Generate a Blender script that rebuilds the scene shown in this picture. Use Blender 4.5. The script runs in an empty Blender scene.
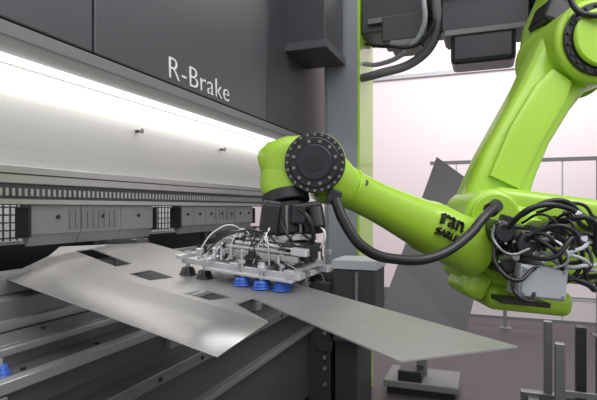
import bpy, bmesh, math, random
from mathutils import Vector, Matrix
random.seed(4)
V=Vector
sc=bpy.context.scene
sc.view_settings.view_transform='Standard'
ROT=-math.radians(20.7)

# ---------------- materials
def mat(name,col,rough=.5,metal=0.,noise=0.,nscale=20,bump=0.,emis=None,estr=0,stretch=None,coat=0):
    m=bpy.data.materials.new(name); m.use_nodes=True
    nt=m.node_tree; b=nt.nodes['Principled BSDF']
    b.inputs['Base Color'].default_value=(*col,1)
    b.inputs['Roughness'].default_value=rough
    b.inputs['Metallic'].default_value=metal
    if coat:
        b.inputs['Coat Weight'].default_value=coat; b.inputs['Coat Roughness'].default_value=.12
    if emis:
        b.inputs['Emission Color'].default_value=(*emis,1); b.inputs['Emission Strength'].default_value=estr
    if noise or bump:
        tc=nt.nodes.new('ShaderNodeTexCoord'); mp=nt.nodes.new('ShaderNodeMapping')
        nz=nt.nodes.new('ShaderNodeTexNoise'); nz.inputs['Scale'].default_value=nscale; nz.inputs['Detail'].default_value=5
        if stretch: mp.inputs['Scale'].default_value=stretch
        nt.links.new(tc.outputs['Object'],mp.inputs[0]); nt.links.new(mp.outputs[0],nz.inputs['Vector'])
        if noise:
            mx=nt.nodes.new('ShaderNodeMix'); mx.data_type='RGBA'
            mx.inputs[6].default_value=(*[c*(1-noise) for c in col],1)
            mx.inputs[7].default_value=(*[min(1,c*(1+noise)) for c in col],1)
            nt.links.new(nz.outputs['Fac'],mx.inputs[0]); nt.links.new(mx.outputs[2],b.inputs['Base Color'])
        if bump:
            bp=nt.nodes.new('ShaderNodeBump'); bp.inputs['Strength'].default_value=bump; bp.inputs['Distance'].default_value=.002
            nt.links.new(nz.outputs['Fac'],bp.inputs['Height']); nt.links.new(bp.outputs[0],b.inputs['Normal'])
    return m
GREEN=mat('lime_paint',(.36,.60,.035),.34,coat=.35)
SHEET=mat('sheet_steel',(.40,.39,.38),.44,.75,noise=.10,nscale=5,stretch=(1,14,1))
EDGE=mat('edge_highlight_steel',(.75,.75,.74),.3,.7)  # lighter rim colour, paints highlights along the sheet edges
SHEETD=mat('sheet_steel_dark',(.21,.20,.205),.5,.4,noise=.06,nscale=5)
STEEL=mat('machined_steel',(.50,.50,.49),.33,.75,noise=.12,nscale=15)
STEELD=mat('oiled_steel',(.24,.24,.24),.35,.6,noise=.15,nscale=12)
ALU=mat('aluminium',(.68,.68,.70),.32,.65)
PLATE=mat('brushed_plate',(.47,.465,.45),.45,.45,noise=.1,nscale=4,stretch=(1,.2,25))
DARKP=mat('dark_grey_paint',(.072,.074,.080),.42,noise=.06,nscale=3)
DARKP2=mat('darker_grey_paint',(.042,.043,.048),.45)
MIDG=mat('mid_grey_paint',(.17,.172,.175),.5)
TOOL=mat('tool_steel',(.24,.235,.23),.42,.35,noise=.12,nscale=25)
LIGHTG=mat('light_grey_paint',(.42,.44,.46),.5)
COLG=mat('column_paint',(.27,.285,.305),.38,.35,noise=.12,nscale=3,stretch=(1,1,.3))
BLACK=mat('black_plastic',(.014,.014,.016),.35)
BLACKM=mat('black_metal',(.035,.035,.04),.35,.4)
WHITE=mat('white_paint',(.78,.77,.77),.5)
WALL=mat('wall_paint',(.78,.69,.70),.8,noise=.02,nscale=1)
PANEL=mat('fence_panel',(.74,.67,.68),.6)
FLOOR=mat('floor_resin',(.06,.05,.053),.45,noise=.3,nscale=3)
BLUE=mat('blue_rubber',(.03,.11,.50),.4)
LED=mat('led_diffuser',(1,1,1),.5,emis=(1,.98,.95),estr=3)
LAMP=mat('lamp_diffuser',(1,1,1),.5,emis=(1,1,1),estr=3)
GLASSG=mat('window_tint',(.25,.5,.42),.2)

# ---------------- builders
def grp(name,machine=False):
    e=bpy.data.objects.new(name,None); sc.collection.objects.link(e); e.empty_display_size=.1
    if machine: e.rotation_euler[2]=ROT
    return e
def fin(name,bm,m,parent,bevel=0,smooth=False,seg=2):
    bmesh.ops.recalc_face_normals(bm,faces=bm.faces)
    me=bpy.data.meshes.new(name); bm.to_mesh(me); bm.free()
    me.materials.append(m)
    o=bpy.data.objects.new(name,me); sc.collection.objects.link(o)
    if smooth:
        me.shade_smooth()
        try: me.set_sharp_from_angle(angle=math.radians(40))
        except Exception: pass
    if bevel:
        b=o.modifiers.new('b','BEVEL'); b.width=bevel; b.segments=seg; b.limit_method='ANGLE'
        if seg>2:
            me.shade_smooth()
            w=o.modifiers.new('w','WEIGHTED_NORMAL')
    if parent: o.parent=parent
    return o
def addbox(bm,x0,x1,y0,y1,z0,z1,M=None):
    r=bmesh.ops.create_cube(bm,size=1)
    T=Matrix.Translation(((x0+x1)/2,(y0+y1)/2,(z0+z1)/2))@Matrix.Diagonal((abs(x1-x0),abs(y1-y0),abs(z1-z0),1))
    if M: T=M@T
    bmesh.ops.transform(bm,matrix=T,verts=r['verts'])
def addcyl(bm,p0,p1,r,r2=None,seg=32):
    p0=V(p0);p1=V(p1);d=p1-p0
    res=bmesh.ops.create_cone(bm,cap_ends=True,segments=seg,radius1=r,radius2=r if r2 is None else r2,depth=d.length)
    T=Matrix.Translation((p0+p1)/2)@d.to_track_quat('Z','Y').to_matrix().to_4x4()
    bmesh.ops.transform(bm,matrix=T,verts=res['verts'])
def box(name,x0,x1,y0,y1,z0,z1,m,parent,bevel=0,seg=2,M=None):
    bm=bmesh.new(); addbox(bm,x0,x1,y0,y1,z0,z1,M); return fin(name,bm,m,parent,bevel,seg=seg)
def boxr(name,c,s,rot,m,parent,bevel=0,seg=2):
    M=Matrix.Translation(c)@ (Matrix.Rotation(rot[2],4,'Z')@Matrix.Rotation(rot[1],4,'Y')@Matrix.Rotation(rot[0],4,'X'))
    return box(name,-s[0]/2,s[0]/2,-s[1]/2,s[1]/2,-s[2]/2,s[2]/2,m,parent,bevel,seg,M)
def cyl(name,p0,p1,r,m,parent,r2=None,bevel=0,seg=40):
    bm=bmesh.new(); addcyl(bm,p0,p1,r,r2,seg); return fin(name,bm,m,parent,bevel,smooth=True,seg=2)
def tube(name,pts,r,m,parent):
    cu=bpy.data.curves.new(name,'CURVE'); cu.dimensions='3D'; cu.bevel_depth=r; cu.bevel_resolution=4; cu.resolution_u=10; cu.use_fill_caps=True
    s=cu.splines.new('BEZIER'); s.bezier_points.add(len(pts)-1)
    for p,q in zip(s.bezier_points,pts):
        p.co=q; p.handle_left_type=p.handle_right_type='AUTO'
    cu.materials.append(m)
    o=bpy.data.objects.new(name,cu); sc.collection.objects.link(o); o.parent=parent; return o
def loft(name,secs,m,parent,ref=(0,1,0),n=3.,N=40,bevel=0):
    bm=bmesh.new(); rings=[]
    C=[V(s[0]) for s in secs]
    for i,s in enumerate(secs):
        T=(C[min(i+1,len(C)-1)]-C[max(i-1,0)]).normalized()
        Vv=(V(ref)-T*V(ref).dot(T)).normalized(); U=T.cross(Vv)
        ring=[]
        for k in range(N):
            a=2*math.pi*k/N; c=math.cos(a); q=math.sin(a)
            ring.append(bm.verts.new(C[i]+U*s[1]*math.copysign(abs(c)**(2/n),c)+Vv*s[2]*math.copysign(abs(q)**(2/n),q)))
        rings.append(ring)
    for a,b in zip(rings,rings[1:]):
        for k in range(N): bm.faces.new((a[k],a[(k+1)%N],b[(k+1)%N],b[k]))
    bm.faces.new(rings[0]); bm.faces.new(rings[-1])
    return fin(name,bm,m,parent,bevel,smooth=True)
def bolts(name,c,axis,R,n,r,h,m,parent,ph=0):
    c=V(c);ax=V(axis).normalized(); u=ax.orthogonal().normalized(); w=ax.cross(u)
    bm=bmesh.new()
    for i in range(n):
        a=2*math.pi*i/n+ph; p=c+u*R*math.cos(a)+w*R*math.sin(a)
        addcyl(bm,p,p+ax*h,r,seg=8)
    return fin(name,bm,m,parent)
def text(name,s,size,M,m,parent,ext=.002,off=0,sp=1):
    cu=bpy.data.curves.new(name,'FONT'); cu.body=s; cu.size=size; cu.extrude=ext; cu.offset=off; cu.space_character=sp
    cu.materials.append(m)
    o=bpy.data.objects.new(name,cu); sc.collection.objects.link(o); o.parent=parent; o.matrix_local=M; return o

# ---------------- room (aligned with the machine axes)
def room(name,*a):
    o=box(name,*a,None); o.rotation_euler[2]=ROT; return o
room('floor',-4.5,7,-3,9.2,-.1,0,FLOOR)
room('wall_back',-4.5,7,9.2,9.35,0,6,WALL)
room('wall_left',-4.6,-4.5,-3,9.2,0,6,WALL)
room('trim_1',-4.5,7,9.14,9.2,3.95,4.02,LIGHTG)
room('trim_2',-4.5,7,9.1,9.2,0,.15,MIDG)

w=grp('window_1',True)
box('frame_bottom',1.9,3.0,9.08,9.2,4.35,4.43,DARKP,w); box('frame_left',1.9,1.97,9.08,9.2,4.43,5.6,DARKP,w)
box('frame_right',2.93,3.0,9.08,9.2,4.43,5.6,DARKP,w); box('frame_top',1.9,3.0,9.08,9.2,5.6,5.68,DARKP,w)
box('pane',1.97,2.93,9.14,9.2,4.43,5.6,GLASSG,w)
w=grp('wall_lamp',True)
box('housing',1.02,1.1,9.0,9.2,4.05,4.5,LIGHTG,w,.01); box('diffuser',1.10,1.13,9.0,9.18,4.1,4.45,LAMP,w)

# safety fence
f=grp('safety_fence',True)
bm=bmesh.new()
for x in (-.62,.22,1.3,2.4,3.65): addbox(bm,x-.02,x+.02,7.18,7.22,0,2.25)
addbox(bm,-.75,3.65,7.185,7.215,2.2,2.25); addbox(bm,-.75,3.65,7.185,7.215,.12,.16)
fin('frame',bm,MIDG,f)
box('lower_panels',-.75,3.65,7.195,7.205,.16,.42,PANEL,f)
bm=bmesh.new()
for x in (-.4,.9,1.75,2.0): addbox(bm,x-.008,x+.008,7.19,7.21,.16,2.2)
addbox(bm,-.75,3.65,7.19,7.21,.42,.44)
fin('thin_bars',bm,LIGHTG,f)
bm=bmesh.new()
for x in (-.62,.22,1.3,2.4,3.65): addbox(bm,x-.07,x+.07,7.12,7.28,0,.015)
fin('post_feet',bm,MIDG,f)

# ---------------- press brake (own frame: Y along the bending length, +X = operator side)
P=grp('press_brake',True)
seams=[.15,1.503,3.10,4.5]
for i in range(3):
    m=DARKP if i<2 else DARKP2
    box(f'cover_panel_{i+1}',-1.72,-1.4,seams[i]+.006,seams[i+1]-.006,2.19,3.9,m,P,.006)
box('cover_core',-1.75,-1.42,.15,4.5,2.17,3.85,BLACK,P)
box('cover_lip',-1.60,-1.395,.15,4.5,2.135,2.182,MIDG,P,.004)
box('ram_plate',-1.85,-1.65,.15,4.4,1.756,2.17,PLATE,P)
box('led_strip',-1.60,-1.56,.2,4.2,2.118,2.136,LED,P)
box('clamp_bar',-1.85,-1.60,.15,4.4,1.69,1.756,STEEL,P,.004)
box('clamp_bar_groove',-1.605,-1.598,.15,4.4,1.722,1.727,BLACK,P)
box('clamp_bar_lower',-1.85,-1.61,.15,4.4,1.612,1.69,DARKP2,P)
bm=bmesh.new()
y=.2
while y<4.3:
    addbox(bm,-1.61,-1.598,y,y+.012,1.645,1.672); y+=.026
fin('clamp_teeth',bm,STEEL,P)
box('scale_rail',-1.7,-1.585,.15,4.4,1.614,1.632,STEEL,P)
def tools(name,y0,y1,w,m,zt=1.612,zb=1.50):
    bm=bmesh.new(); y=y0
    while y<y1-.01:
        e=min(y+w,y1)-.003
        addbox(bm,-1.66,-1.60,y,e,zb,zt)
        vs=[bm.verts.new(c) for c in [(-1.655,y,zb),(-1.605,y,zb),(-1.625,y,zb-.045),(-1.632,y,zb-.045),(-1.655,e,zb),(-1.605,e,zb),(-1.625,e,zb-.045),(-1.632,e,zb-.045)]]
        for q in ((0,1,2,3),(4,5,6,7),(0,1,5,4),(1,2,6,5),(2,3,7,6),(3,0,4,7)): bm.faces.new([vs[k] for k in q])
        y+=w
    fin(name,bm,m,P)
    bm=bmesh.new(); y=y0
    while y<y1-.01:
        addcyl(bm,(-1.6,y+w/2,1.565),(-1.592,y+w/2,1.565),.008,seg=10); y+=w
    fin(name+'_buttons',bm,BLACK,P)
tools('punch_set_1',1.40,2.13,.245,TOOL); tools('punch_set_2',2.38,3.29,.13,TOOL)
bm=bmesh.new()
for i in range(9): addbox(bm,-1.602,-1.596,1.58+i*.033,1.60+i*.033,1.515,1.59)
for i in range(6): addbox(bm,-1.602,-1.596,2.75+i*.05,2.775+i*.05,1.53,1.59)
fin('punch_fine_segments',bm,STEELD,P)
bm=bmesh.new()
for y in (1.38,2.14,2.36,3.3): addbox(bm,-1.66,-1.59,y,y+.012,1.49,1.60)
fin('tool_stops',bm,BLACKM,P)
for i,y in enumerate((2.06,2.9)):
    cyl(f'knob_{i}',(-1.65,y,1.985),(-1.62,y,1.985),.008,BLACKM,P)
    cyl(f'knob_cap_{i}',(-1.62,y,1.985),(-1.612,y,1.985),.013,STEELD,P)
# rear guard with mesh
box('back_gauge_box',-2.25,-2.05,.1,4.3,1.0,1.43,BLACKM,P)
box('rear_panel',-2.75,-2.71,-.4,4.6,.4,2.3,WHITE,P)
bm=bmesh.new()
y=0
while y<4.4: addbox(bm,-2.303,-2.297,y,y+.008,1.43,1.8); y+=.04
z=1.44
while z<1.8: addbox(bm,-2.303,-2.297,0,4.4,z,z+.008); z+=.04
fin('rear_mesh',bm,MIDG,P)
bm=bmesh.new()
for y in (1.0,2.25,3.4):
    addbox(bm,-2.05,-1.80,y,y+.06,1.40,1.45); addbox(bm,-1.83,-1.78,y-.02,y+.08,1.39,1.43); addbox(bm,-2.15,-2.03,y-.05,y+.11,1.36,1.5)
fin('gauge_fingers',bm,STEELD,P,.003)
# bed
box('bed_core',-2.05,-1.5,.15,4.3,.05,1.19,DARKP2,P)
box('die_holder',-1.75,-1.52,.15,4.3,1.19,1.29,STEELD,P,.004)
bm=bmesh.new()
y=.2
while y<4.2: addbox(bm,-1.66,-1.60,y,y+.145,1.29,1.37); y+=.15
fin('dies',bm,TOOL,P,.004)
box('bed_step_1',-1.6,-1.5,.15,4.3,1.17,1.222,STEEL,P,.003)
box('bed_step_2',-1.5,-1.36,.15,4.2,1.10,1.185,STEELD,P,.004)
box('bed_step_2_rail',-1.37,-1.345,.15,4.2,1.155,1.178,STEEL,P,.003)
box('bed_step_3',-1.5,-1.22,.15,4.1,1.03,1.12,DARKP,P,.004)
box('bed_step_3_rail',-1.23,-1.19,.15,4.1,1.105,1.138,STEEL,P,.003)
box('bed_front',-1.5,-1.25,.15,4.1,.2,1.03,DARKP,P,.004)
box('bed_lower_rail',-1.26,-1.17,.15,4.1,.92,.97,STEELD,P,.004)
box('bed_lower_rail_2',-1.26,-1.2,.15,4.1,.70,.73,MIDG,P,.004)
box('bed_toe',-1.6,-1.35,.15,4.1,0,.2,BLACK,P)
bm=bmesh.new(); y=.4
while y<4.0:
    addcyl(bm,(-1.43,y,1.185),(-1.43,y,1.192),.009,seg=12)
    addcyl(bm,(-1.29,y+.1,1.12),(-1.29,y+.1,1.127),.008,seg=12)
    addcyl(bm,(-1.17,y,.945),(-1.163,y,.945),.009,seg=12)
    addcyl(bm,(-1.25,y,1.07),(-1.243,y,1.07),.009,seg=12); y+=.3
fin('bed_bolts',bm,BLACKM,P)
bm=bmesh.new()
for y in (.9,1.7,2.5,3.3): addbox(bm,-1.25,-1.19,y,y+.07,1.03,1.10)
fin('bed_slide_brackets',bm,MIDG,P,.004)
# end plates
bm=bmesh.new()
addbox(bm,-1.25,-1.08,3.52,3.56,0,1.05); addbox(bm,-1.25,-1.1,3.66,3.72,0,1.12); addbox(bm,-1.18,-1.06,3.5,3.8,.55,.62)
addbox(bm,-1.2,-1.03,3.55,3.9,.92,.98)
fin('end_plates',bm,DARKP2,P,.004)
bm=bmesh.new()
for z in (.3,.42,.5,.68,.8,.92): addcyl(bm,(-1.12,3.52,z),(-1.12,3.50,z),.014,seg=8)
fin('end_plate_bolts',bm,STEEL,P)
# column
box('side_column',-1.26,-.985,3.96,4.45,0,4.0,COLG,P,.004)
box('side_column_green_face',-.985,-.965,3.955,4.455,0,4.0,GREEN,P,.002)
box('side_column_trim',-1.262,-1.235,3.945,3.96,0,4.0,MIDG,P)
box('upper_shroud',-1.42,-1.10,3.45,3.92,2.82,3.9,DARKP2,P,.006)
box('upper_shroud_foot',-1.42,-1.08,3.43,3.94,2.76,2.82,DARKP,P,.004)
box('service_box',-1.02,-.72,3.4,3.72,.66,1.17,DARKP2,P,.006)
box('service_box_stem',-1.04,-.87,3.5,3.96,0,.66,DARKP2,P,.006)
box('service_box_top',-1.03,-.71,3.39,3.73,1.17,1.235,LIGHTG,P,.004)
box('service_box_strip',-.86,-.84,3.385,3.4,.68,1.15,MIDG,P)
M=Matrix.Translation((-1.398,1.965,2.212))@Matrix(((0,0,1,0),(1,0,0,0),(0,1,0,0),(0,0,0,1)))@Matrix.Diagonal((1.17,1,1,1))
text('lettering','R-Brake',.15,M,WHITE,P,off=-.002,sp=1.06)

# ---------------- overhead gantry
g=grp('overhead_gantry',True)
box('cross_beam',-.96,2.9,4.0,4.4,3.02,3.4,DARKP2,g,.01)
box('cross_beam_rail',-.9,2.9,3.96,4.0,3.08,3.12,MIDG,g)
box('far_post',2.9,3.2,4.0,4.4,0,3.4,DARKP2,g,.01)
box('carriage',-.30,.26,3.6,3.98,2.82,3.5,BLACKM,g,.01)
box('carriage_head',-.42,.32,3.5,3.95,3.08,3.25,DARKP2,g,.01)
box('drive_unit',-.24,.18,3.62,3.9,2.60,2.82,BLACKM,g,.03)
box('drive_plate',-.28,.24,3.6,3.92,2.79,2.83,MIDG,g,.004)
box('valve_block',-.74,-.40,3.72,3.98,2.84,3.03,DARKP2,g,.01)
box('valve_block_cap',-.68,-.46,3.70,3.98,2.79,2.84,MIDG,g,.01)
tube('conduit',[(-.95,4.0,2.66),(-.8,3.85,2.64),(-.5,3.8,2.70),(-.35,3.70,2.83),(-.33,3.58,3.05),(-.33,3.58,3.4)],.034,MIDG,g)
tube('conduit_2',[(-.95,4.02,2.78),(-.8,3.9,2.73),(-.55,3.72,2.76),(-.42,3.60,2.88),(-.41,3.52,3.05),(-.41,3.52,3.4)],.018,LIGHTG,g)
tube('hose',[(-.9,3.9,2.9),(-.7,3.7,2.8),(-.45,3.65,2.78),(-.3,3.6,3.0)],.014,BLACK,g)
box('mount_arm',.35,1.15,2.9,4.0,3.01,3.2,DARKP2,g,.01)

# ---------------- sheet metal part
S=grp('sheet_metal_part')
def sz(x,y,off=0): return 1.6-.407-.0298*x+.082*y+off
outer=[(-1.114,2.336),(-.7516,2.53),(.515,1.173),(.215,1.06),(-.143,1.537),(-.19,1.47),(-.0796,1.305),(-1.046,2.088)]
holes=[[(-.619,1.815),(-.5625,1.894),(-.4417,1.774),(-.51,1.718)],
       [(-.36,1.56),(-.3025,1.618),(-.1975,1.531),(-.2636,1.489)],
       [(-1.0,2.24),(-.95,2.30),(-.66,1.99),(-.705,1.93)]]
bm=bmesh.new(); ed=[]
for lp in [outer]+holes:
    vs=[bm.verts.new((x,y,sz(x,y))) for x,y in lp]
    for a,b in zip(vs,vs[1:]+vs[:1]): ed.append(bm.edges.new((a,b)))
bmesh.ops.triangle_fill(bm,edges=ed,use_beauty=True,use_dissolve=False,normal=(0,0,1))
def solid(o,th=.004):
    o.data.materials.append(EDGE)
    so=o.modifiers.new('s','SOLIDIFY'); so.thickness=th; so.offset=0; so.material_offset_rim=1
solid(fin('flat_body',bm,SHEET,S))
bm=bmesh.new()
a=V((-1.046,2.088,sz(-1.046,2.088)));b=V((-.0796,1.305,sz(-.0796,1.305)))
c=V((-.184,1.13,1.6-.3367)); d=V((-1.064,1.80,1.6-.252))
N=8; prev=None
for i in range(N+1):
    t=i/N; p=bm.verts.new(a.lerp(b,t)); q=bm.verts.new(d.lerp(c,t))
    if prev: bm.faces.new((prev[0],prev[1],q,p))
    prev=(p,q)
solid(fin('bent_flange',bm,SHEET,S,smooth=True))

# ---------------- gripper
G=grp('vacuum_gripper')
def onp(x,y,o): return V((x,y,sz(x,y,o)))
ang=math.atan2(1.70-1.93,.05+.371)
U=V((math.cos(ang),math.sin(ang),0)); W2=V((-U.y,U.x,0))
GC=V((-.16,1.79,0))
def gp(u,v,o):
    p=GC+U*u+W2*v; return onp(p.x,p.y,o)
def gbox(name,u0,u1,v0,v1,o0,o1,m,bevel=.002):
    bm=bmesh.new(); vs=[]
    for o in (o0,o1):
        for (u,v) in ((u0,v0),(u1,v0),(u1,v1),(u0,v1)): vs.append(bm.verts.new(gp(u,v,o)))
    for q in ((0,1,2,3),(4,5,6,7),(0,1,5,4),(1,2,6,5),(2,3,7,6),(3,0,4,7)): bm.faces.new([vs[k] for k in q])
    return fin(name,bm,m,G,bevel)
gbox('rail_front',-.25,.24,-.10,-.060,.045,.066,ALU)
gbox('rail_back',-.22,.26,.07,.105,.045,.066,ALU)
gbox('rail_middle',-.23,.24,-.015,.02,.045,.062,ALU)
gbox('base_plate',-.13,.22,-.115,.12,.036,.046,ALU)
for i,u in enumerate((-.24,-.12,0,.11,.21)): gbox(f'cross_bar_{i}',u-.014,u+.014,-.125,.125,.064,.078,ALU)
gbox('adapter_plate',-.02,.21,-.085,.09,.088,.10,STEEL)
gbox('adapter_block',.0,.19,-.06,.07,.10,.15,BLACKM,.006)
gbox('manifold_front',-.06,.23,-.095,-.075,.10,.118,STEEL)
gbox('manifold_left',-.10,-.045,-.07,.08,.085,.13,ALU)
for i in range(6): gbox(f'valve_coil_{i}',-.095,-.05,-.062+i*.024,-.046+i*.024,.13,.15,BLACK if i%2 else STEEL)
gbox('vacuum_generator',.205,.25,-.06,.05,.10,.15,BLACKM,.004)
gbox('muffler',.20,.26,-.09,-.065,.12,.145,ALU,.004)
def cup(name,u,v,m,r=.036):
    cyl(name+'_stem',gp(u,v,.03),gp(u,v,.09),.007,STEEL,G)
    cyl(name+'_nut',gp(u,v,.076),gp(u,v,.088),.013,ALU,G,seg=6)
    for k in range(3):
        cyl(f'{name}_bellow_{k}',gp(u,v,.003+k*.009),gp(u,v,.011+k*.009),r*(1-.1*k),m,G,r2=r*(.78-.1*k))
for i,(u,v) in enumerate([(.02,-.10),(.10,-.105),(.165,-.085),(.06,-.04),(.14,-.03)]): cup(f'blue_cup_{i}',u,v,BLUE,.033)
for i,(u,v) in enumerate([(-.235,-.08),(-.22,.08),(-.15,-.09),(-.13,.1),(.2,.1),(.08,.11)]): cup(f'black_cup_{i}',u,v,BLACK,.032)
for i in range(80):
    u=random.uniform(-.22,.25); v=random.uniform(-.11,.12); o=.07+random.uniform(0,.012)
    if u>-.05: o+=.02
    s=random.uniform(.006,.016)
    if i%2: gbox(f'fitting_{i}',u-s,u+s,v-.009,v+.009,o,o+random.uniform(.01,.028),random.choice([ALU,BLACK,BLACKM,STEEL]))
    else: cyl(f'fitting_{i}',gp(u,v,o),gp(u,v,o+.028),.007,random.choice([ALU,STEEL,BLACK]),G,seg=12)
for i,v in enumerate((-.085,-.06,-.03,.03,.075)):
    o=.125+.011*i
    cyl(f'air_cylinder_{i}',gp(-.06+.02*i,v,o),gp(.15,v,o+.002),.0085,ALU if i%2 else STEEL,G)
    cyl(f'air_cylinder_rod_{i}',gp(.15,v,o),gp(.205,v,o),.004,STEEL,G)
    cyl(f'air_cylinder_end_{i}',gp(-.068+.02*i,v,o),gp(-.055+.02*i,v,o),.011,BLACK,G)
for i in range(32):
    u=random.uniform(-.08,.2);v=random.uniform(-.1,.08)
    u2=random.uniform(-.2,.24);v2=random.choice([-.1,.1])
    h=random.uniform(.12,.19)
    tube(f'air_line_{i}',[gp(u,v,.11),gp((u*2+u2)/3,(v*2+v2)/3,h),gp((u+2*u2)/3,(v+2*v2)/3,h-.02),gp(u2,v2,.08)],.0028,[ALU,BLACK,STEEL,BLACK,BLACKM][i%5],G)

# ---------------- robot arm
R=grp('industrial_robot_arm')
Wc=V((.063,1.80,1.762)); ax=V((-.10,-1,-.06)).normalized()
cyl('wrist_hub',Wc-ax*.14,Wc+ax*.05,.108,GREEN,R,bevel=.012)
cyl('wrist_cover_flange',Wc+ax*.05,Wc+ax*.065,.106,BLACKM,R,bevel=.003)
cyl('wrist_cover_ring',Wc+ax*.065,Wc+ax*.08,.088,BLACK,R,bevel=.004)
cyl('wrist_cover_cap',Wc+ax*.08,Wc+ax*.092,.062,BLACKM,R,bevel=.004)
cyl('wrist_cover_recess',Wc+ax*.092,Wc+ax*.095,.03,BLACK,R,bevel=.001)
bolts('wrist_bolts',Wc+ax*.065,ax,.097,24,.005,.006,STEELD,R)
bolts('wrist_bolts_inner',Wc+ax*.08,ax,.074,12,.006,.006,STEELD,R)
loft('wrist_body',[((.05,1.85,1.762),.105,.09),((-.03,1.85,1.758),.104,.09),((-.09,1.85,1.745),.096,.085),((-.125,1.85,1.735),.075,.07),((-.135,1.85,1.732),.055,.055)],GREEN,R,n=4)
loft('wrist_lower',[((-.05,1.84,1.72),.09,.08),((-.055,1.83,1.665),.085,.075),((-.05,1.82,1.64),.07,.068)],GREEN,R,n=3)
cyl('wrist_collar',(-.05,1.83,1.655),(-.043,1.82,1.615),.086,BLACKM,R,bevel=.004)
cyl('wrist_motor',(-.043,1.82,1.615),(-.028,1.80,1.50),.076,BLACK,R,bevel=.008)
boxr('wrist_gear_case',(-.09,1.79,1.562),(.085,.1,.13),(0,.12,.2),BLACKM,R,.012)
boxr('wrist_gear_lid',(-.097,1.735,1.562),(.06,.012,.10),(0,.12,.2),BLACK,R,.004)
boxr('wrist_side_case',(.045,1.80,1.565),(.085,.1,.115),(0,-.1,0),BLACKM,R,.012)
boxr('wrist_cable_box',(.0,1.73,1.58),(.05,.05,.07),(0,.05,0),BLACKM,R,.008)
cyl('wrist_sensor',(.055,1.74,1.60),(.065,1.72,1.53),.03,BLACK,R,bevel=.004)
tube('wrist_cable_1',[(.0,1.70,1.60),(.03,1.66,1.57),(.05,1.68,1.5),(.02,1.72,1.43)],.007,BLACK,R)
tube('wrist_cable_2',[(-.06,1.72,1.55),(-.03,1.68,1.5),(.0,1.70,1.46),(.04,1.74,1.43)],.006,BLACKM,R)
tube('wrist_cable_3',[(-.1,1.72,1.53),(-.11,1.68,1.49),(-.06,1.68,1.46),(-.02,1.72,1.42)],.004,ALU,R)
tube('wrist_cable_4',[(.06,1.72,1.55),(.09,1.70,1.51),(.07,1.70,1.46),(.03,1.72,1.42)],.004,ALU,R)
bolts('wrist_motor_bolts',(-.028,1.80,1.51),(0,0,1),.078,10,.006,.1,STEELD,R)
cyl('tool_flange',(-.028,1.80,1.50),(-.026,1.798,1.478),.092,STEEL,R,bevel=.003)
cyl('tool_changer',(-.026,1.798,1.478),(-.022,1.795,1.44),.078,BLACKM,R,bevel=.003)
bolts('flange_bolts',(-.026,1.798,1.500),(0,0,1),.085,12,.006,.006,ALU,R)
A=V((.10,1.86,1.715)); B=V((.775,2.22,1.42)); 
prof=[(0,.095),(.04,.095),(.09,.080),(.13,.074),(.3,.076),(.42,.084),(.55,.096),(.62,.102),(.64,.110),(.86,.114),(.88,.120),(1,.122)]
loft('forearm',[(A.lerp(B,t),r,r) for t,r in prof],GREEN,R,n=2.5,N=48)
D=(B-A).normalized()
cyl('forearm_band',A.lerp(B,.125),A.lerp(B,.14),.082,GREEN,R)
nrm=V((-.1,-1,.25)); nrm=(nrm-D*nrm.dot(D)).normalized()
def armtext(nm,s,size,t,offy,rr):
    tx=D; ty=nrm.cross(tx)
    p=A.lerp(B,t)+nrm*rr+ty*offy
    M=Matrix(((tx.x,ty.x,nrm.x,p.x),(tx.y,ty.y,nrm.y,p.y),(tx.z,ty.z,nrm.z,p.z),(0,0,0,1)))
    text(nm,s,size,M,BLACK,R,.014)
armtext('lettering_big','ran',.095,.60,.0,.110)
armtext('lettering_small','SARLEY',.042,.60,-.045,.102)
cyl('forearm_plug',A.lerp(B,.22)+V((0,-.05,.03)),A.lerp(B,.22)+V((0,-.082,.045)),.012,BLACK,R)
# elbow
boxr('elbow_body',(.91,2.40,1.43),(.30,.36,.42),(0,.25,0),GREEN,R,.07,4)
cyl('elbow_hub',(.86,2.55,1.56),(.86,2.20,1.56),.125,GREEN,R,bevel=.02)
cyl('elbow_hub_ring',(.86,2.20,1.56),(.86,2.18,1.56),.105,GREEN,R,bevel=.006)
boxr('elbow_top_cover',(1.16,2.42,1.59),(.58,.34,.15),(0,.13,0),GREEN,R,.045,4)
boxr('elbow_rear_body',(1.28,2.5,1.42),(.34,.3,.36),(0,.1,0),GREEN,R,.06,4)
boxr('elbow_lower_cover',(1.02,2.33,1.19),(.38,.3,.11),(0,.10,0),GREEN,R,.04,4)
boxr('elbow_side_pod',(.79,2.32,1.26),(.12,.26,.13),(0,.45,0),GREEN,R,.04,4)
def motor(nm,x,z,r,y0=2.24,y1=2.02):
    cyl(nm+'_base',(x,y0,z),(x,y0-.04,z),r*1.15,GREEN,R,bevel=.005)
    cyl(nm,(x,y0-.04,z),(x,y1+.03,z),r,BLACK,R,bevel=.008)
    cyl(nm+'_cap',(x,y1+.03,z),(x,y1,z),r*.8,BLACKM,R,bevel=.006)
    bolts(nm+'_bolts',(x,y1+.03,z),(0,-1,0),r*.9,6,.006,.008,STEEL,R)
    boxr(nm+'_plug',(x+r*.5,y1+.06,z+r*.9),(.045,.05,.05),(0,.3,0),BLACKM,R,.006)
motor('motor_1',.835,1.50,.05); motor('motor_2',.925,1.45,.06,2.24,2.0); motor('motor_3',.86,1.37,.045); motor('motor_4',1.04,1.49,.055)
boxr('motor_bracket',(.93,2.17,1.43),(.26,.08,.2),(0,.2,0),BLACKM,R,.01)
boxr('junction_box',(.965,2.03,1.305),(.19,.12,.13),(0,.10,0),LIGHTG,R,.008)
boxr('junction_box_lid',(.965,1.965,1.305),(.175,.012,.115),(0,.10,0),LIGHTG,R,.003)
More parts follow.
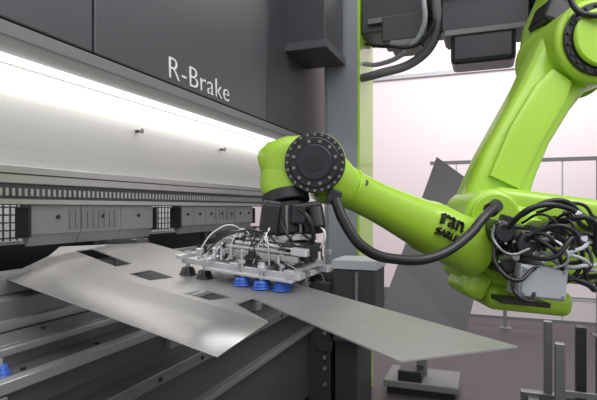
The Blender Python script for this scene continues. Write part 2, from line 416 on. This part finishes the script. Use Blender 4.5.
boxr('bracket_foot',(.93,2.1,1.21),(.2,.12,.02),(0,.1,0),BLACKM,R,.002)
bm=bmesh.new()
for dx,dz in ((-.075,.055),(.075,.04),(-.085,-.04),(.07,-.055)): addcyl(bm,(.965+dx,1.96,1.305+dz),(.965+dx,1.953,1.305+dz),.005,seg=8)
fin('junction_box_screws',bm,STEELD,R)
cl=[([(.835,2.0,1.52),(.9,1.93,1.60),(1.05,1.95,1.60),(1.2,2.1,1.52),(1.45,2.2,1.47)],.011,BLACK),
([(.87,2.0,1.56),(1.0,1.95,1.63),(1.15,2.02,1.57),(1.3,2.15,1.50),(1.5,2.2,1.53)],.010,BLACK),
([(.93,1.98,1.50),(1.02,1.92,1.53),(1.1,1.95,1.45),(1.12,2.0,1.35),(1.05,2.0,1.29)],.009,BLACK),
([(1.04,2.0,1.54),(1.13,1.95,1.56),(1.22,2.05,1.42),(1.35,2.15,1.36),(1.5,2.2,1.40)],.012,BLACK),
([(.86,2.0,1.33),(.84,1.93,1.27),(.9,1.93,1.24),(.93,1.98,1.28)],.008,BLACK),
([(.80,2.05,1.45),(.78,1.96,1.37),(.84,1.93,1.32),(.92,1.96,1.36),(.97,1.99,1.36)],.008,BLACK),
([(1.0,1.98,1.43),(1.08,1.93,1.41),(1.18,2.0,1.37),(1.3,2.1,1.43),(1.5,2.2,1.60)],.007,LIGHTG),
([(.9,2.0,1.41),(.98,1.92,1.41),(1.06,1.93,1.49),(1.16,2.0,1.49),(1.45,2.2,1.33)],.009,BLACK),
([(1.07,2.0,1.33),(1.14,1.98,1.30),(1.22,2.05,1.27),(1.28,2.1,1.33),(1.5,2.25,1.30)],.012,BLACK),
([(1.1,2.05,1.50),(1.16,1.98,1.40),(1.12,1.98,1.33),(1.03,2.0,1.31)],.007,BLACKM),
([(1.0,2.1,1.58),(1.1,2.0,1.62),(1.25,2.1,1.56),(1.4,2.2,1.58)],.007,BLACKM),
([(.80,2.05,1.53),(.77,1.95,1.46),(.82,1.94,1.42),(.9,1.95,1.44)],.006,STEELD),
([(.93,2.0,1.47),(1.0,1.94,1.47),(1.04,1.93,1.40),(1.0,1.97,1.36)],.006,ALU)]
for i in range(9):
    x0=random.uniform(.84,1.05); z0=random.uniform(1.38,1.56); x1=random.uniform(1.05,1.2); z1=random.uniform(1.3,1.6)
    cl.append(([(x0,2.02,z0),(x0+.05,1.95,z0+random.uniform(-.04,.06)),((x0+x1)/2+.03,1.94,(z0+z1)/2),(x1,2.0,z1),(x1+.14,2.12,z1+random.uniform(-.08,.02)),(1.5,2.2,random.uniform(1.3,1.56))],random.uniform(.005,.009),random.choice([BLACK,BLACK,BLACKM,STEELD,LIGHTG])))
for i,(p,r,m) in enumerate(cl): tube(f'cable_{i}',p,r,m,R)
for i in range(7):
    x=random.uniform(.82,1.12); z=random.uniform(1.36,1.56)
    cyl(f'connector_{i}',(x,2.06,z),(x+.02,1.97,z+.02),.018,random.choice([STEELD,BLACKM,ALU]),R,seg=16,bevel=.003)
tube('dress_pack_hose',[(.13,1.76,1.63),(.16,1.74,1.55),(.23,1.74,1.46),(.36,1.80,1.415),(.52,1.88,1.42),(.66,1.95,1.49),(.74,2.0,1.56),(.80,2.05,1.60)],.019,BLACK,R)
boxr('hose_clamp_left',(.125,1.78,1.64),(.05,.05,.05),(0,.3,0),BLACKM,R,.006)
cyl('hose_clamp_right',(.79,2.06,1.59),(.83,2.1,1.61),.03,BLACKM,R)
# link arm
loft('link_arm',[((.93,2.47,1.55),.13,.09),((.945,2.48,1.62),.155,.1),((1.02,2.50,1.80),.145,.1),((1.11,2.52,1.97),.135,.1),((1.225,2.55,2.15),.14,.105),((1.34,2.58,2.32),.165,.11),((1.42,2.6,2.44),.17,.11)],GREEN,R,n=4.5,N=56)
loft('link_arm_web',[((.98,2.385,1.72),.08,.02),((1.09,2.405,1.95),.085,.02),((1.22,2.43,2.15),.085,.02),((1.28,2.44,2.24),.06,.02)],GREEN,R,n=4)
Tc=V((1.43,2.5,2.40))
cyl('shoulder_hub',Tc+V((0,.35,0)),Tc+V((0,-.12,0)),.205,GREEN,R,bevel=.02)
cyl('shoulder_ring',Tc+V((0,-.12,0)),Tc+V((0,-.14,0)),.175,BLACKM,R,bevel=.004)
cyl('shoulder_cap',Tc+V((0,-.14,0)),Tc+V((0,-.17,0)),.14,GREEN,R,bevel=.012)
bolts('shoulder_bolts',Tc+V((0,-.14,0)),(0,-1,0),.158,20,.008,.01,BLACK,R)
loft('carousel',[((1.5,2.8,2.42),.24,.2),((1.62,2.95,2.6),.27,.24),((1.75,3.05,2.8),.28,.26)],GREEN,R,n=3)
cyl('robot_base',(1.75,3.05,2.78),(1.75,3.05,3.0),.27,GREEN,R,bevel=.02)
boxr('shoulder_motor',(1.40,2.75,2.64),(.16,.22,.14),(0,.4,0),BLACK,R,.02)
tube('shoulder_cable',[(1.36,2.4,2.68),(1.28,2.35,2.62),(1.30,2.33,2.52),(1.42,2.3,2.48)],.014,BLACK,R)

# ---------------- leaning sheet on stand
L=grp('sheet_regrip_stand')
bm=bmesh.new()
pts=[(1.22,4.42,2.05),(1.49,4.40,1.85),(1.68,4.36,1.42),(1.42,4.28,.50),(.60,4.2,.50),(.86,4.32,1.12)]
vs=[bm.verts.new(p) for p in pts]; bm.faces.new(vs)
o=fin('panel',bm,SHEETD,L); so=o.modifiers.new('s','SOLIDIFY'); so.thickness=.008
boxr('post',(1.1,4.45,.42),(.09,.09,.84),(0,0,-.36),MIDG,L,.004)
boxr('panel_bracket',(1.1,4.38,.75),(.35,.12,.08),(0,0,-.1),MIDG,L,.004)
boxr('base',(1.10,4.42,.09),(.62,.45,.06),(0,0,-.36),MIDG,L,.01)
boxr('base_skid',(1.10,4.42,.03),(.56,.40,.06),(0,0,-.36),BLACK,L)
boxr('base_box',(.98,4.35,.16),(.2,.2,.1),(0,0,-.36),BLACKM,L,.01)

# ---------------- steel rack right
K=grp('steel_pallet_stand',True)
bm=bmesh.new()
for x in (.42,.82,1.22):
    addbox(bm,x,x+.06,3.7,3.76,.1,.70); addbox(bm,x,x+.06,4.4,4.46,.1,.70)
addbox(bm,.25,1.8,3.7,3.78,.05,.13); addbox(bm,.25,1.8,4.38,4.46,.05,.13)
addbox(bm,.3,.38,3.6,4.5,.0,.1); addbox(bm,1.4,1.48,3.6,4.5,.0,.1)
addbox(bm,.8,1.6,3.7,3.76,.70,.76); addbox(bm,.8,1.6,4.4,4.46,.70,.76); addbox(bm,.8,.86,3.7,4.46,.70,.76)
addbox(bm,.42,1.6,3.72,3.74,.35,.39)
fin('frame',bm,STEELD,K,.004)
bm=bmesh.new()
addbox(bm,.56,.62,3.8,3.88,0.0,.80); addbox(bm,.68,.72,3.8,3.86,.05,.74); addbox(bm,.95,1.25,3.8,4.2,.13,.3); addbox(bm,.5,.76,3.78,3.9,.13,.2)
fin('tool_posts',bm,BLACKM,K,.004)
c0=grp('suction_cup',True)
for k in range(3): cyl(f'bellow_{k}',(-1.30,1.035,1.12+.010*k),(-1.30,1.035,1.131+.010*k),.026-.003*k,BLUE,c0,r2=.019-.002*k)
cyl('stem',(-1.30,1.035,1.151),(-1.30,1.035,1.17),.006,STEEL,c0)

# ---------------- lights
def area(name,loc,tgt,size,sy,e,col=(1,1,1)):
    l=bpy.data.lights.new(name,'AREA'); l.shape='RECTANGLE'; l.size=size; l.size_y=sy; l.energy=e; l.color=col
    o=bpy.data.objects.new(name,l); sc.collection.objects.link(o); o.location=loc
    o.rotation_euler=(V(tgt)-V(loc)).to_track_quat('-Z','Y').to_euler(); return o
Rm=Matrix.Rotation(ROT,4,'Z')
def mw(p): return Rm@V(p)
def longlight(name,p,q,w,e):
    l=area(name,mw(p),mw(q),w,4.0,e,(1,.98,.95))
    z=(mw(q)-mw(p)).normalized()
    yv=(Rm.to_3x3()@V((0,1,0))); zz=-z; xx=yv.cross(zz).normalized()
    l.rotation_euler=Matrix(((xx.x,yv.x,zz.x),(xx.y,yv.y,zz.y),(xx.z,yv.z,zz.z))).to_euler()
longlight('led_lamp',(-1.59,2.2,2.112),(-1.66,2.2,1.95),.03,10)
longlight('rear_fill',(-2.4,2.2,2.4),(-2.7,2.2,1.5),.1,22)  # added fill light, brightens the rear panel and mesh; not a fitting
area('ceiling_lamp_main',(1.0,0.3,4.8),(.3,2.0,1.4),4.5,3.0,95)
area('ceiling_lamp_rear',(2.5,5.5,5.2),(2.0,8,2.0),4,2,225,(1,.96,.96))
area('ceiling_lamp_side',(2.8,1.0,4.0),(.8,2.3,1.5),1.5,1.5,35)
wd=bpy.data.worlds.new('world'); sc.world=wd; wd.use_nodes=True
wd.node_tree.nodes['Background'].inputs[0].default_value=(.94,.95,1,1); wd.node_tree.nodes['Background'].inputs[1].default_value=.78

# ---------------- camera
cd=bpy.data.cameras.new('camera'); cam=bpy.data.objects.new('camera',cd); sc.collection.objects.link(cam)
cam.location=(0,0,1.6); cam.rotation_euler=(math.pi/2,0,0)
cd.sensor_width=36; cd.lens=500/597*36; cd.shift_y=8/597; cd.clip_start=.05
sc.camera=cam
